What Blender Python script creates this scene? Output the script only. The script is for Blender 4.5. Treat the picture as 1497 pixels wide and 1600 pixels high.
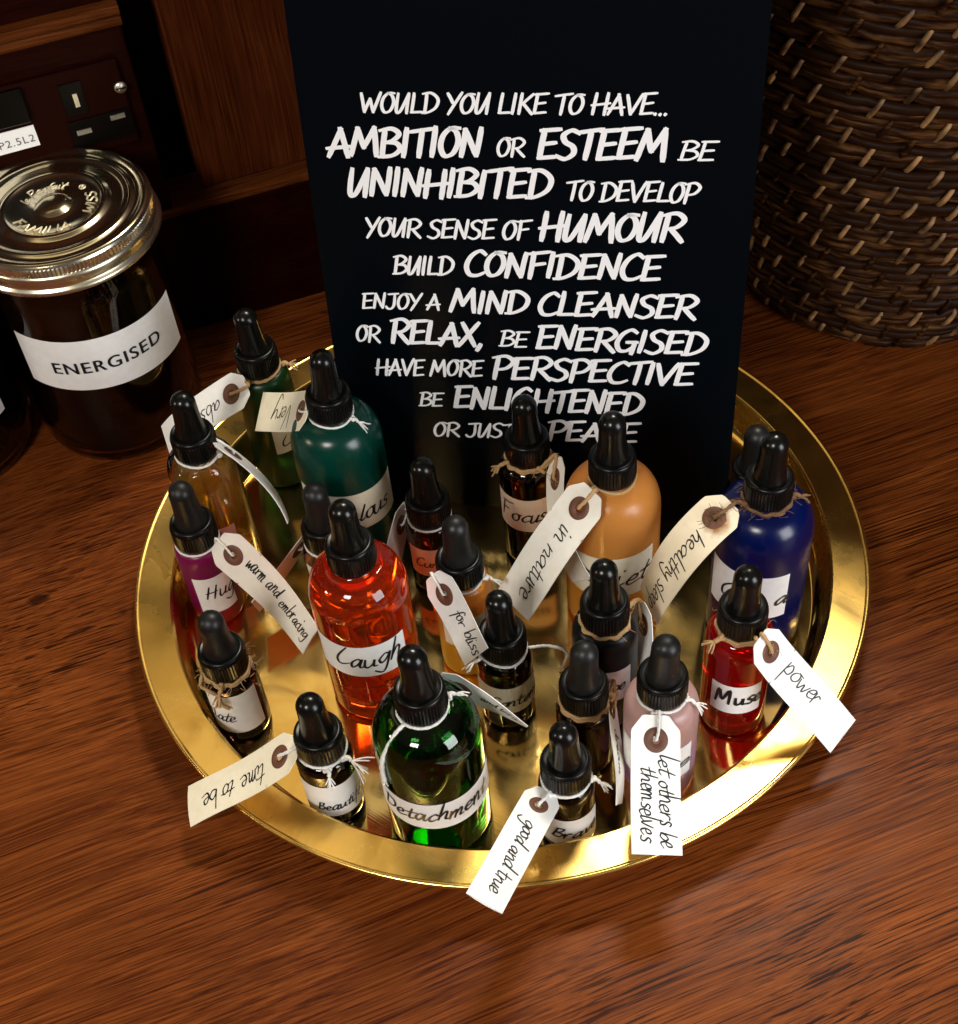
import bpy, math, random
from mathutils import Vector, Matrix
R_ = math.radians
rnd = random.Random(7)
C = bpy.context.scene
for o in list(bpy.data.objects):
    bpy.data.objects.remove(o)
COL = C.collection

# ------------------------------------------------------------------ camera, world, lamps, exposure
cam_d = bpy.data.cameras.new('camera'); cam = bpy.data.objects.new('camera', cam_d); COL.objects.link(cam)
RT = Vector((0.99442887, -0.0803033, -0.0682833)); UP = Vector((0.10540981, 0.75757577, 0.64417989)); FW = Vector((0, 0.64778881, -0.76181997))
M = Matrix((RT, UP, -FW)).transposed().to_4x4()
M.translation = Vector((-0.00717115, -0.46053493, 0.59391864))
cam.matrix_world = M
cam_d.sensor_fit = 'VERTICAL'; cam_d.sensor_height = 24; cam_d.lens = 2260.53 / 1600 * 24
cam_d.clip_start = 0.01; cam_d.clip_end = 50
C.camera = cam

w = bpy.data.worlds.new('World'); C.world = w; w.use_nodes = True
nt = w.node_tree; nt.nodes.clear()
wo = nt.nodes.new('ShaderNodeOutputWorld'); bg = nt.nodes.new('ShaderNodeBackground')
tc = nt.nodes.new('ShaderNodeTexCoord'); sx = nt.nodes.new('ShaderNodeSeparateXYZ'); rp = nt.nodes.new('ShaderNodeValToRGB')
nt.links.new(tc.outputs['Generated'], sx.inputs[0]); nt.links.new(sx.outputs['Z'], rp.inputs[0])
e = rp.color_ramp.elements
e[0].position = 0.0; e[0].color = (0.008, 0.007, 0.006, 1)
e[1].position = 1.0; e[1].color = (0.075, 0.058, 0.042, 1)
x = e.new(0.35); x.color = (0.012, 0.010, 0.008, 1)
x = e.new(0.62); x.color = (0.05, 0.04, 0.03, 1)
nt.links.new(rp.outputs[0], bg.inputs[0]); bg.inputs[1].default_value = 1.0
nt.links.new(bg.outputs[0], wo.inputs[0])

def area(name, direction, dist, size, power, color, target=(0, 0, 0.03), sy=None):
    l = bpy.data.lights.new(name, 'AREA'); l.energy = power; l.color = color; l.size = size
    if sy: l.shape = 'RECTANGLE'; l.size_y = sy
    o = bpy.data.objects.new(name, l); COL.objects.link(o)
    d = Vector(direction).normalized(); o.location = Vector(target) + d * dist
    o.rotation_euler = d.to_track_quat('Z', 'Y').to_euler()
    return o
area('ceiling_lamp', (0.145, 0.475, 0.868), 1.38, 0.24, 7.0, (1.0, 0.93, 0.80), target=(0.075, -0.15, 0.02), sy=0.17)
area('second_ceiling_lamp', (0.30, 0.52, 0.80), 1.50, 0.16, 0.35, (1.0, 0.86, 0.50), target=(0.05, -0.10, 0.02))
area('ceiling_glow', (-0.20, 0.50, 0.84), 1.50, 1.15, 1.25, (1.0, 0.83, 0.50), target=(-0.06, -0.08, 0.02), sy=0.72)
area('shop_window', (0.66, -0.66, 0.42), 0.85, 0.38, 4.7, (0.96, 0.98, 1.0), target=(0.10, -0.15, 0.02), sy=0.55)
area('side_lamp', (-0.94, -0.22, 0.36), 1.4, 0.14, 1.6, (1.0, 0.84, 0.62))
area('front_window', (-0.42, -0.74, 0.75), 1.5, 0.34, 7.0, (1.0, 0.95, 0.87))
C.view_settings.view_transform = 'Standard'; C.view_settings.look = 'None'
C.view_settings.exposure = 0.75; C.view_settings.gamma = 1.0
C.cycles.max_bounces = 24; C.cycles.transmission_bounces = 24; C.cycles.glossy_bounces = 8; C.cycles.transparent_max_bounces = 12
C.cycles.sample_clamp_indirect = 6.0; C.cycles.blur_glossy = 0.6
C.cycles.use_denoising = True

# ------------------------------------------------------------------ materials
def mat(name, color=(0.5, 0.5, 0.5), rough=0.5, metal=0.0, trans=0.0, ior=1.45, coat=0.0, coat_rough=0.05, spec=0.5, sss=0.0):
    m = bpy.data.materials.new(name); m.use_nodes = True
    b = m.node_tree.nodes['Principled BSDF']
    b.inputs['Base Color'].default_value = (*color, 1); b.inputs['Roughness'].default_value = rough
    b.inputs['Metallic'].default_value = metal; b.inputs['Transmission Weight'].default_value = trans
    b.inputs['IOR'].default_value = ior; b.inputs['Coat Weight'].default_value = coat
    b.inputs['Coat Roughness'].default_value = coat_rough; b.inputs['Specular IOR Level'].default_value = spec
    if sss:
        b.inputs['Subsurface Weight'].default_value = sss
        b.inputs['Subsurface Radius'].default_value = (0.01, 0.005, 0.003)
    return m
class NB:
    """small helper around one material's node tree"""
    def __init__(s, m): s.t = m.node_tree; s.b = s.t.nodes['Principled BSDF']
    def n(s, kind, **kw):
        q = s.t.nodes.new(kind)
        for k, v in kw.items():
            if k in q.inputs: q.inputs[k].default_value = v
            else: setattr(q, k, v)
        return q
    def l(s, a, b): s.t.links.new(a, b)
    def coords(s, rot=(0, 0, 0), scale=(1, 1, 1)):
        tc = s.n('ShaderNodeTexCoord'); mp = s.n('ShaderNodeMapping')
        mp.inputs['Rotation'].default_value = rot; m2 = s.n('ShaderNodeMapping'); m2.inputs['Scale'].default_value = scale
        s.l(tc.outputs['Object'], mp.inputs[0]); s.l(mp.outputs[0], m2.inputs[0]); return m2.outputs[0]
    def noise(s, vec, scale, detail=4.0, rough=0.55, dist=0.0):
        q = s.n('ShaderNodeTexNoise'); q.inputs['Scale'].default_value = scale; q.inputs['Detail'].default_value = detail
        q.inputs['Roughness'].default_value = rough; q.inputs['Distortion'].default_value = dist
        s.l(vec, q.inputs['Vector']); return q.outputs['Fac']
    def ramp(s, fac, stops):
        q = s.n('ShaderNodeValToRGB'); el = q.color_ramp.elements
        el[0].position, el[0].color = stops[0][0], (*stops[0][1], 1); el[1].position, el[1].color = stops[-1][0], (*stops[-1][1], 1)
        for p, c in stops[1:-1]:
            k = el.new(p); k.color = (*c, 1)
        s.l(fac, q.inputs[0]); return q.outputs[0]
    def mix(s, fac, a, b, mode='MIX'):
        q = s.n('ShaderNodeMix'); q.data_type = 'RGBA'; q.blend_type = mode
        if isinstance(fac, (int, float)): q.inputs[0].default_value = fac
        else: s.l(fac, q.inputs[0])
        for i, v in ((6, a), (7, b)):
            if isinstance(v, tuple): q.inputs[i].default_value = (*v, 1)
            else: s.l(v, q.inputs[i])
        return q.outputs[2]
    def bump(s, h, strength, dist=0.001):
        q = s.n('ShaderNodeBump'); q.inputs['Strength'].default_value = strength; q.inputs['Distance'].default_value = dist
        s.l(h, q.inputs['Height']); s.l(q.outputs[0], s.b.inputs['Normal'])

def wood(name, rot, dark, mid, light, axis_scale=(1, 1, 1), rough=0.38, pore=1.0, coat=0.0, sp=0.07):
    m = mat(name, mid, rough, coat=coat, coat_rough=0.18, spec=sp); g = NB(m)
    tc = g.n('ShaderNodeTexCoord'); mp = g.n('ShaderNodeMapping'); mp.inputs['Rotation'].default_value = rot
    g.l(tc.outputs['Object'], mp.inputs[0])
    # bend the grain a little so that no streak runs dead straight
    wn = g.n('ShaderNodeTexNoise'); wn.inputs['Scale'].default_value = 3.2; wn.inputs['Detail'].default_value = 2; g.l(mp.outputs[0], wn.inputs['Vector'])
    wv = g.n('ShaderNodeVectorMath', operation='MULTIPLY_ADD'); g.l(wn.outputs['Color'], wv.inputs[0]); wv.inputs[1].default_value = (0.0, 0.026, 0.026); g.l(mp.outputs[0], wv.inputs[2])
    def sc(x, y):
        q = g.n('ShaderNodeVectorMath', operation='MULTIPLY'); g.l(wv.outputs[0], q.inputs[0])
        q.inputs[1].default_value = (x, y, y); return q.outputs[0]
    big = g.noise(sc(4, 13), 1.0, 4, 0.62, 0.7)
    blot = g.noise(sc(14, 40), 1.0, 4, 0.6, 0.4)
    streak = g.noise(sc(4.5, 105), 1.0, 8, 0.72, 0.3)
    fine = g.noise(sc(16, 900), 1.0, 4, 0.7)
    pores = g.noise(sc(12, 900), 1.0, 1.5, 0.5)
    pores2 = g.noise(sc(28, 1500), 1.0, 1.0, 0.5)
    base = g.ramp(streak, [(0.30, dark), (0.50, mid), (0.72, light)])
    c1 = g.mix(g.ramp(big, [(0.36, (0, 0, 0)), (0.66, (1, 1, 1))]), g.mix(0.5, base, dark), g.mix(0.45, base, light))
    c1 = g.mix(g.ramp(blot, [(0.40, (.36, .36, .36)), (0.62, (0, 0, 0))]), c1, dark)
    c2 = g.mix(0.42, c1, g.ramp(fine, [(0.36, dark), (0.64, light)]))
    zone = g.ramp(g.noise(sc(3.2, 8), 1.0, 2), [(0.36, (0.2, 0.2, 0.2)), (0.58, (1, 1, 1))])
    pm = g.mix(1.0, g.ramp(pores, [(0.375, (1, 1, 1)), (0.415, (0, 0, 0))]), g.ramp(pores2, [(0.36, (.7, .7, .7)), (0.40, (0, 0, 0))]), 'LIGHTEN')
    pm = g.mix(1.0, pm, zone, 'MULTIPLY')
    pf = g.n('ShaderNodeMath', operation='MULTIPLY'); g.l(pm, pf.inputs[0]); pf.inputs[1].default_value = 0.72 * pore
    c3 = g.mix(pf.outputs[0], c2, tuple(v * 0.25 for v in dark))
    # sparse small dents and dark specks of different size
    v = g.n('ShaderNodeTexVoronoi'); v.inputs['Scale'].default_value = 1.0
    jog = g.n('ShaderNodeVectorMath', operation='MULTIPLY_ADD'); g.l(g.n('ShaderNodeTexNoise', Scale=220.0).outputs['Color'], jog.inputs[0]); jog.inputs[1].default_value = (.10, .10, .10); g.l(sc(14, 22), jog.inputs[2])
    g.l(jog.outputs[0], v.inputs['Vector'])
    sz = g.n('ShaderNodeMath', operation='MULTIPLY_ADD'); g.l(v.outputs['Color'], sz.inputs[0]); sz.inputs[1].default_value = 0.085; g.l(v.outputs['Distance'], sz.inputs[2])
    km = g.ramp(sz.outputs[0], [(0.085, (0.8, 0.8, 0.8)), (0.125, (0, 0, 0))])
    c4 = g.mix(km, c3, tuple(v_ * 0.3 for v_ in dark))
    g.l(c4, g.b.inputs['Base Color'])
    g.l(g.ramp(blot, [(0.3, (rough - .08,) * 3), (0.7, (rough + .12,) * 3)]), g.b.inputs['Roughness'])
    g.bump(pm, -0.3, 0.0004)
    return m
M_TABLE = wood('mahogany_table', (0, 0, R_(-16)), (0.024, 0.0022, 0.0005), (0.090, 0.0120, 0.0018), (0.305, 0.083, 0.0150), pore=1.15, sp=0.08)
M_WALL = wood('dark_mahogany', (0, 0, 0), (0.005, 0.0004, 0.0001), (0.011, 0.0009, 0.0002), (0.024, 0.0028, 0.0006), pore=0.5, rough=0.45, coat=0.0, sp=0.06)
M_PILLAR = wood('lit_mahogany_upright', (0, R_(90), 0), (0.016, 0.002, 0.0005), (0.055, 0.0085, 0.0018), (0.15, 0.036, 0.008), pore=0.6, rough=0.45, coat=0.0, sp=0.08)  # wall wood lightened: the light on the upright is put into the colour

def brass(name, color, rough, mott, scr=True):
    m = mat(name, color, rough, 1.0); g = NB(m)
    v = g.coords()
    a = g.noise(v, 26, 4, 0.6, 0.6); b = g.noise(v, 160, 3, 0.5)
    g.l(g.mix(g.ramp(a, [(0.4, (0, 0, 0)), (0.62, (1, 1, 1))]), color, tuple(c * k for c, k in zip(color, (0.86, 0.78, 0.62)))), g.b.inputs['Base Color'])
    g.l(g.ramp(a, [(0.35, (rough,) * 3), (0.65, (rough + mott,) * 3)]), g.b.inputs['Roughness'])
    if scr:
        s = g.noise(g.coords((0, 0, R_(40)), (20, 1500, 20)), 1.0, 2)
        g.bump(s, 0.05, 0.0002)
    return m
M_BRASS_FLOOR = brass('polished_brass', (0.87, 0.60, 0.20), 0.07, 0.07, True)
M_BRASS_RIM = brass('brushed_brass', (0.87, 0.575, 0.165), 0.20, 0.14)
M_LID = brass('tinned_lid', (0.74, 0.67, 0.50), 0.13, 0.06, False)
M_EMBOSS = mat('raised_tin', (0.88, 0.80, 0.58), 0.42, 0.85)
M_LIDBAND = brass('tinned_lid_band', (0.82, 0.79, 0.70), 0.22, 0.08, False)
M_PLASTIC = mat('black_plastic', (0.0025, 0.0025, 0.0025), 0.30, spec=0.28)
M_RUBBER = mat('black_rubber', (0.003, 0.0032, 0.003), 0.22, spec=0.34)
g = NB(M_RUBBER); g.l(g.ramp(g.noise(g.coords(), 300, 3), [(0.3, (0.19,) * 3), (0.7, (0.27,) * 3)]), g.b.inputs['Roughness'])
M_RUBBER2 = mat('matt_black_rubber', (0.006, 0.006, 0.006), 0.42, spec=0.4)
g = NB(M_RUBBER2); g.l(g.ramp(g.noise(g.coords(), 260, 4), [(0.3, (0.36,) * 3), (0.7, (0.50,) * 3)]), g.b.inputs['Roughness'])
M_INK = mat('black_ink', (0.006, 0.006, 0.009), 0.5)
M_BROWNINK = mat('brown_ink', (0.22, 0.09, 0.02), 0.5)

def paper(name, color, rough=0.75, stain=None):
    m = mat(name, color, rough); g = NB(m)
    f = g.noise(g.coords(), 220, 4, 0.6)
    c = g.mix(g.ramp(f, [(0.35, (0, 0, 0)), (0.7, (1, 1, 1))]), color, tuple(v * k for v, k in zip(color, (0.93, 0.92, 0.90))))
    if stain:   # brown oil stain with an edge of its own round the eyelet
        (px, py, pz), rad, tone = stain
        tcn = g.n('ShaderNodeTexCoord')
        d = g.n('ShaderNodeVectorMath', operation='DISTANCE'); g.l(tcn.outputs['Object'], d.inputs[0]); d.inputs[1].default_value = (px, py, pz)
        nn = g.noise(tcn.outputs['Object'], 170, 2)
        ad = g.n('ShaderNodeMath', operation='MULTIPLY_ADD'); g.l(nn, ad.inputs[0]); ad.inputs[1].default_value = 0.008; g.l(d.outputs['Value'], ad.inputs[2])
        k = g.ramp(ad.outputs[0], [(rad + .0036, (1, 1, 1)), (rad + .0048, (0, 0, 0))])
        c = g.mix(k, c, tone)
    g.l(c, g.b.inputs['Base Color']); return m
M_LABEL = paper('white_label_paper', (0.80, 0.80, 0.80), 0.55)
M_LABEL_CREAM = paper('cream_label_paper', (0.74, 0.68, 0.52), 0.6)
M_LABEL_PEACH = paper('peach_label_paper', (0.76, 0.48, 0.31), 0.6)
M_LABEL_BUFF = paper('buff_label_paper', (0.78, 0.62, 0.46), 0.6)
M_LABEL_PINK = paper('pink_label_paper', (0.72, 0.50, 0.48), 0.6)
M_CARD = paper('manila_card', (0.82, 0.79, 0.72))
M_CARD_WHITE = paper('white_card', (0.84, 0.84, 0.83))
M_CARD_CREAM = paper('cream_card', (0.80, 0.74, 0.58))
M_EYELET = mat('brown_fibre_ring', (0.115, 0.042, 0.022), 0.6)
g = NB(M_EYELET); g.l(g.mix(g.noise(g.coords(), 350, 3), (0.09, 0.032, 0.017), (0.16, 0.066, 0.038)), g.b.inputs['Base Color'])
M_COTTON = mat('white_cotton', (0.80, 0.78, 0.74), 0.9)
M_TWINE = mat('jute_twine', (0.47, 0.29, 0.13), 0.9)
M_TWINE_DARK = mat('oiled_jute_twine', (0.17, 0.085, 0.035), 0.8)
for q in (M_COTTON, M_TWINE, M_TWINE_DARK):
    g = NB(q); c = tuple(q.node_tree.nodes['Principled BSDF'].inputs['Base Color'].default_value)[:3]
    n_ = g.noise(g.coords(), 900, 3); g.l(g.mix(n_, tuple(v * .65 for v in c), tuple(min(1, v * 1.2) for v in c)), g.b.inputs['Base Color']); g.bump(n_, 0.6, 0.0004)

def glass(name, c, rough=0.0, ior=1.5): return mat(name, c, rough, trans=1.0, ior=ior)
G_CLEAR = glass('clear_glass', (0.97, 0.97, 0.95), 0.0, 1.48)
G_SMOKE = glass('brown_tinged_glass', (0.40, 0.27, 0.18), 0.0, 1.45)
G_GREEN = glass('green_glass', (0.050, 0.33, 0.06))
G_AMBER_DARK = glass('dark_amber_glass', (0.035, 0.012, 0.002))
G_BLACK = glass('near_black_glass', (0.012, 0.009, 0.006))
G_INDIGO = glass('dark_blue_glass', (0.018, 0.010, 0.022))
L_AMBER = mat('amber_liquid', (0.96, 0.52, 0.045), 0.0, trans=0.80, ior=1.36)
L_GOLD = glass('golden_liquid', (0.92, 0.66, 0.12), 0.0, 1.36)
L_RED = glass('red_liquid', (0.72, 0.006, 0.008), 0.0, 1.36)
L_ORANGE = glass('orange_red_liquid', (0.93, 0.10, 0.012), 0.0, 1.36)
G_ORANGE = mat('orange_red_filled_glass', (0.93, 0.085, 0.010), 0.0, trans=0.93, ior=1.42)
G_REDFILL = mat('red_filled_glass', (0.62, 0.004, 0.006), 0.0, trans=0.82, ior=1.42)
L_GREEN = glass('green_liquid', (0.10, 0.22, 0.02), 0.0, 1.36)
def frosted(name, c, trans, rough=0.42, c2=None, zsplit=None):
    m = mat(name, c, rough, trans=trans, ior=1.45, spec=0.38); g = NB(m)
    nn = g.noise(g.coords(), 800, 3)
    if c2:       # the liquid inside shows through below its level
        tcn = g.n('ShaderNodeTexCoord'); s = g.n('ShaderNodeSeparateXYZ'); g.l(tcn.outputs['Object'], s.inputs[0])
        k = g.ramp(s.outputs['Z'], [(zsplit - .003, (0, 0, 0)), (zsplit + .003, (1, 1, 1))])
        g.l(g.mix(k, c2, c), g.b.inputs['Base Color'])
    g.bump(nn, 0.08, 0.0002); return m
F_TEAL = frosted('frosted_teal_glass', (0.0005, 0.060, 0.042), 0.5, 0.24)
F_GREEN = frosted('frosted_green_glass', (0.003, 0.040, 0.007), 0.5, 0.32)
F_MAGENTA = frosted('frosted_magenta_glass', (0.25, 0.004, 0.09), 0.45, 0.34, (0.32, 0.004, 0.010), 0.012)
F_ORANGE = frosted('frosted_orange_glass', (0.97, 0.41, 0.085), 0.60, 0.32, (0.94, 0.40, 0.03), 0.034)
F_ORANGE2 = frosted('frosted_amber_glass', (0.92, 0.36, 0.05), 0.66, 0.30, (0.96, 0.52, 0.03), 0.034)
F_BLUE = frosted('frosted_cobalt_glass', (0.0003, 0.006, 0.085), 0.5, 0.24)
F_BLACK = frosted('frosted_black_glass', (0.002, 0.004, 0.005), 0.1, 0.34)
F_ROSE = frosted('frosted_rose_glass', (0.80, 0.50, 0.45), 0.60, 0.34, (0.62, 0.38, 0.56), 0.036)
M_BOARD = mat('black_board', (0.0004, 0.0016, 0.0030), 0.40, spec=0.10)  # slight blue of the window's reflection is put into the base colour
g = NB(M_BOARD); g.bump(g.noise(g.coords(), 900, 2), 0.10, 0.0003)
M_BOARDEDGE = mat('board_edge', (0.10, 0.10, 0.09), 0.6)
M_PRINT = mat('white_print', (0.80, 0.80, 0.82), 0.5)
M_CANE = mat('brown_cane', (0.10, 0.048, 0.02), 0.45, spec=0.08)
g = NB(M_CANE); f_ = g.noise(g.coords((0, 0, 0), (60, 60, 420)), 1.0, 4)
g.l(g.ramp(f_, [(0.28, (0.005, 0.0014, 0.0004)), (0.5, (0.019, 0.006, 0.0015)), (0.75, (0.10, 0.040, 0.011))]), g.b.inputs['Base Color']); g.bump(f_, 0.4, 0.0006)
M_CANE2 = mat('pale_cane', (0.30, 0.17, 0.075), 0.5)
g = NB(M_CANE2); g.l(g.ramp(g.noise(g.coords(), 70, 2), [(0.35, (0.035, 0.014, 0.005)), (0.68, (0.34, 0.18, 0.07))]), g.b.inputs['Base Color'])
M_CANE3 = mat('dark_cane', (0.014, 0.005, 0.0018), 0.46, spec=0.08)
M_DARK = mat('basket_inside', (0.012, 0.006, 0.003), 0.8)
M_POWDER = mat('dark_powder', (0.016, 0.010, 0.007), 0.8)
g = NB(M_POWDER); g.l(g.ramp(g.noise(g.coords(), 240, 4), [(0.4, (0.0015, 0.001, 0.0008)), (0.75, (0.010, 0.006, 0.004))]), g.b.inputs['Base Color'])
M_SOCKET = mat('dark_socket_plastic', (0.003, 0.002, 0.0015), 0.4, spec=0.1)
M_NICKEL = mat('nickel_contact', (0.70, 0.66, 0.58), 0.4, 1.0)
M_STICKER = mat('white_sticker', (0.86, 0.86, 0.86), 0.5)
M_GREYINK = mat('grey_ink', (0.09, 0.09, 0.10), 0.5)

# ------------------------------------------------------------------ mesh helpers
class MB:
    def __init__(s): s.v = []; s.f = []; s.mi = []; s.sm = []
    def add(s, vs, fs, mi=0, smooth=True):
        o = len(s.v); s.v += [tuple(q) for q in vs]
        for f in fs: s.f.append(tuple(i + o for i in f)); s.mi.append(mi); s.sm.append(smooth)
    def lathe(s, prof, n=64, center=(0, 0, 0), mi=0, smooth=True, rf=None, cap0=False, cap1=False):
        vs = []; m = len(prof)
        for i in range(n):
            a = 2 * math.pi * i / n; k = rf(i) if rf else 0.0
            for (r, z) in prof:
                rr = r + (k if r > 0 else 0)
                vs.append((center[0] + rr * math.cos(a), center[1] + rr * math.sin(a), center[2] + z))
        fs = []
        for i in range(n):
            j = (i + 1) % n
            for q in range(m - 1):
                fs.append((i * m + q, j * m + q, j * m + q + 1, i * m + q + 1))
        s.add(vs, fs, mi, smooth)
        if cap0: s.add([vs[i * m] for i in range(n)][::-1], [tuple(range(n))], mi, False)
        if cap1: s.add([vs[i * m + m - 1] for i in range(n)], [tuple(range(n))], mi, False)
    def box(s, lo, hi, mi=0, fr=None):
        x0, y0, z0 = lo; x1, y1, z1 = hi
        vs = [(x0, y0, z0), (x1, y0, z0), (x1, y1, z0), (x0, y1, z0), (x0, y0, z1), (x1, y0, z1), (x1, y1, z1), (x0, y1, z1)]
        if fr: vs = [fr(q) for q in vs]
        s.add(vs, [(3, 2, 1, 0), (4, 5, 6, 7), (0, 1, 5, 4), (1, 2, 6, 5), (2, 3, 7, 6), (3, 0, 4, 7)], mi, False)
    def tube(s, pts, r, n=8, mi=0, twist=0.0, lumps=0.0):
        pts = [Vector(p) for p in pts]; m = len(pts); vs = []; fs = []
        t = (pts[1] - pts[0]).normalized(); nrm = t.orthogonal().normalized()
        for i, p in enumerate(pts):
            t2 = (pts[min(i + 1, m - 1)] - pts[max(i - 1, 0)])
            t2 = t2.normalized() if t2.length > 1e-9 else t
            nrm = (nrm - t2 * nrm.dot(t2)); nrm = nrm.normalized() if nrm.length > 1e-6 else t2.orthogonal().normalized()
            b = t2.cross(nrm); t = t2
            ri = r[i] if isinstance(r, (list, tuple)) else r
            for k in range(n):
                a = 2 * math.pi * k / n
                rr = ri * (1 + lumps * math.cos(2 * (a + twist * i)))
                vs.append(p + (nrm * math.cos(a) + b * math.sin(a)) * rr)
        for i in range(m - 1):
            for k in range(n):
                k2 = (k + 1) % n; fs.append((i * n + k, i * n + k2, (i + 1) * n + k2, (i + 1) * n + k))
        fs.append(tuple(range(n))[::-1]); fs.append(tuple((m - 1) * n + k for k in range(n)))
        s.add(vs, fs, mi, True)
    def build(s, name, mats, parent=None):
        me = bpy.data.meshes.new(name); me.from_pydata(s.v, [], s.f)
        for m in (mats if isinstance(mats, (list, tuple)) else [mats]): me.materials.append(m)
        me.polygons.foreach_set('material_index', s.mi); me.polygons.foreach_set('use_smooth', s.sm)
        me.update(); o = bpy.data.objects.new(name, me); COL.objects.link(o)
        if parent: o.parent = parent
        return o
def tag(o, label=None, cat=None, group=None, kind=None):
    if label: o['label'] = label
    if cat: o['category'] = cat
    if group: o['group'] = group
    if kind: o['kind'] = kind
    return o
def empty(name, loc, label, cat, group=None):
    o = bpy.data.objects.new(name, None); COL.objects.link(o); o.location = loc; o.empty_display_size = 0.02
    return tag(o, label, cat, group)
def catmull(pts, sub=6):
    pts = [Vector((p[0], p[1], p[2] if len(p) > 2 else 0)) for p in pts]
    if len(pts) < 3:
        return [pts[0].lerp(pts[-1], i / 3) for i in range(4)]
    out = []
    for i in range(len(pts) - 1):
        p0 = pts[max(i - 1, 0)]; p1 = pts[i]; p2 = pts[i + 1]; p3 = pts[min(i + 2, len(pts) - 1)]
        for k in range(sub):
            t = k / sub
            out.append(0.5 * ((2 * p1) + (p2 - p0) * t + (2 * p0 - 5 * p1 + 4 * p2 - p3) * t * t + (3 * p1 - p0 - 3 * p2 + p3) * t ** 3))
    out.append(pts[-1]); return out

# ------------------------------------------------------------------ lettering: pen strokes
CAPS = {  # (advance, [(is_curve, points)])  cap height 1
 'A': (.74, [(0, [(0, -.02), (.40, 1.0)]), (0, [(.36, 1.02), (.64, -.03)]), (0, [(-.06, .28), (.70, .36)])]),
 'B': (.70, [(0, [(.08, -.02), (.15, 1)]), (1, [(-.02, .96), (.36, 1.03), (.60, .84), (.42, .60), (.14, .50)]), (1, [(.14, .52), (.52, .50), (.66, .27), (.42, .04), (-.02, -.02)])]),
 'C': (.66, [(1, [(.64, .86), (.44, 1.0), (.17, .78), (.04, .38), (.16, .04), (.42, .0), (.66, .13)])]),
 'D': (.74, [(0, [(.10, -.02), (.15, 1)]), (1, [(-.04, .96), (.36, 1.0), (.68, .70), (.62, .30), (.30, .04), (-.02, -.02)])]),
 'E': (.64, [(0, [(.08, .0), (.14, 1)]), (0, [(.02, .97), (.64, 1.03)]), (0, [(.10, .49), (.54, .56)]), (0, [(.04, .0), (.60, .06)])]),
 'F': (.62, [(0, [(.10, -.04), (.15, 1)]), (0, [(.0, .94), (.66, 1.04)]), (0, [(.12, .49), (.54, .57)])]),
 'G': (.76, [(1, [(.64, .88), (.44, 1.0), (.17, .78), (.04, .38), (.16, .04), (.40, .02), (.62, .24)]), (0, [(.36, .42), (.72, .44)]), (0, [(.64, .44), (.58, -.12)])]),
 'H': (.74, [(0, [(.06, -.02), (.13, 1.02)]), (0, [(.58, -.04), (.64, 1.03)]), (0, [(-.04, .43), (.78, .54)])]),
 'I': (.30, [(0, [(.08, -.01), (.15, 1.01)])]),
 'J': (.62, [(1, [(.46, .98), (.44, .30), (.30, .02), (.10, .02), (0, .16)]), (0, [(.10, .95), (.66, 1.01)])]),
 'K': (.70, [(0, [(.08, -.02), (.14, 1.02)]), (0, [(.66, 1.0), (.14, .42)]), (0, [(.22, .52), (.68, -.03)])]),
 'L': (.58, [(0, [(.14, 1.01), (.07, .02)]), (0, [(.03, .02), (.58, .05)])]),
 'M': (.94, [(0, [(0, -.01), (.21, 1.0)]), (0, [(.19, 1.0), (.42, .28)]), (0, [(.40, .28), (.75, 1.03)]), (0, [(.73, 1.02), (.83, -.03)])]),
 'N': (.72, [(0, [(.05, -.01), (.13, 1.0)]), (0, [(.11, 1.0), (.53, .02)]), (0, [(.53, .02), (.62, 1.05)])]),
 'O': (.68, [(1, [(.62, 1.0), (.34, 1.0), (.11, .74), (.05, .34), (.19, .02), (.45, .10), (.60, .50), (.52, .86), (.30, 1.0)])]),
 'P': (.66, [(0, [(.08, -.04), (.15, 1)]), (1, [(-.04, .95), (.40, 1.04), (.66, .80), (.46, .49), (.12, .40)])]),
 'R': (.72, [(0, [(.08, -.03), (.15, 1)]), (1, [(-.04, .95), (.40, 1.04), (.66, .80), (.46, .52), (.14, .44)]), (0, [(.28, .46), (.70, -.04)])]),
 'S': (.62, [(1, [(.60, .90), (.36, 1.0), (.12, .83), (.20, .59), (.46, .42), (.50, .17), (.26, -.02), (-.02, .08)])]),
 'T': (.62, [(0, [(.28, -.02), (.35, 1)]), (0, [(-.05, .92), (.72, 1.05)])]),
 'U': (.72, [(1, [(.12, 1.0), (.07, .45), (.07, .08), (.18, .0), (.34, .26), (.60, .98)]), (0, [(.62, 1.01), (.55, -.03)])]),
 'V': (.66, [(0, [(.02, 1.0), (.28, -.01)]), (0, [(.27, -.01), (.68, 1.05)])]),
 'W': (.96, [(0, [(.02, 1.0), (.20, -.01)]), (0, [(.19, .0), (.46, .72)]), (0, [(.44, .72), (.62, -.01)]), (0, [(.61, -.01), (.94, 1.05)])]),
 'X': (.66, [(0, [(.04, 1.0), (.60, -.03)]), (0, [(.66, 1.03), (-.02, -.04)])]),
 'Y': (.64, [(0, [(.02, 1.0), (.30, .46)]), (0, [(.68, 1.05), (.10, -.12)])]),
 ',': (.26, [(0, [(.16, .10), (.04, -.18)])]), '.': (.22, [(0, [(.06, .0), (.10, .07)])]), ' ': (.36, []),
}
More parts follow.
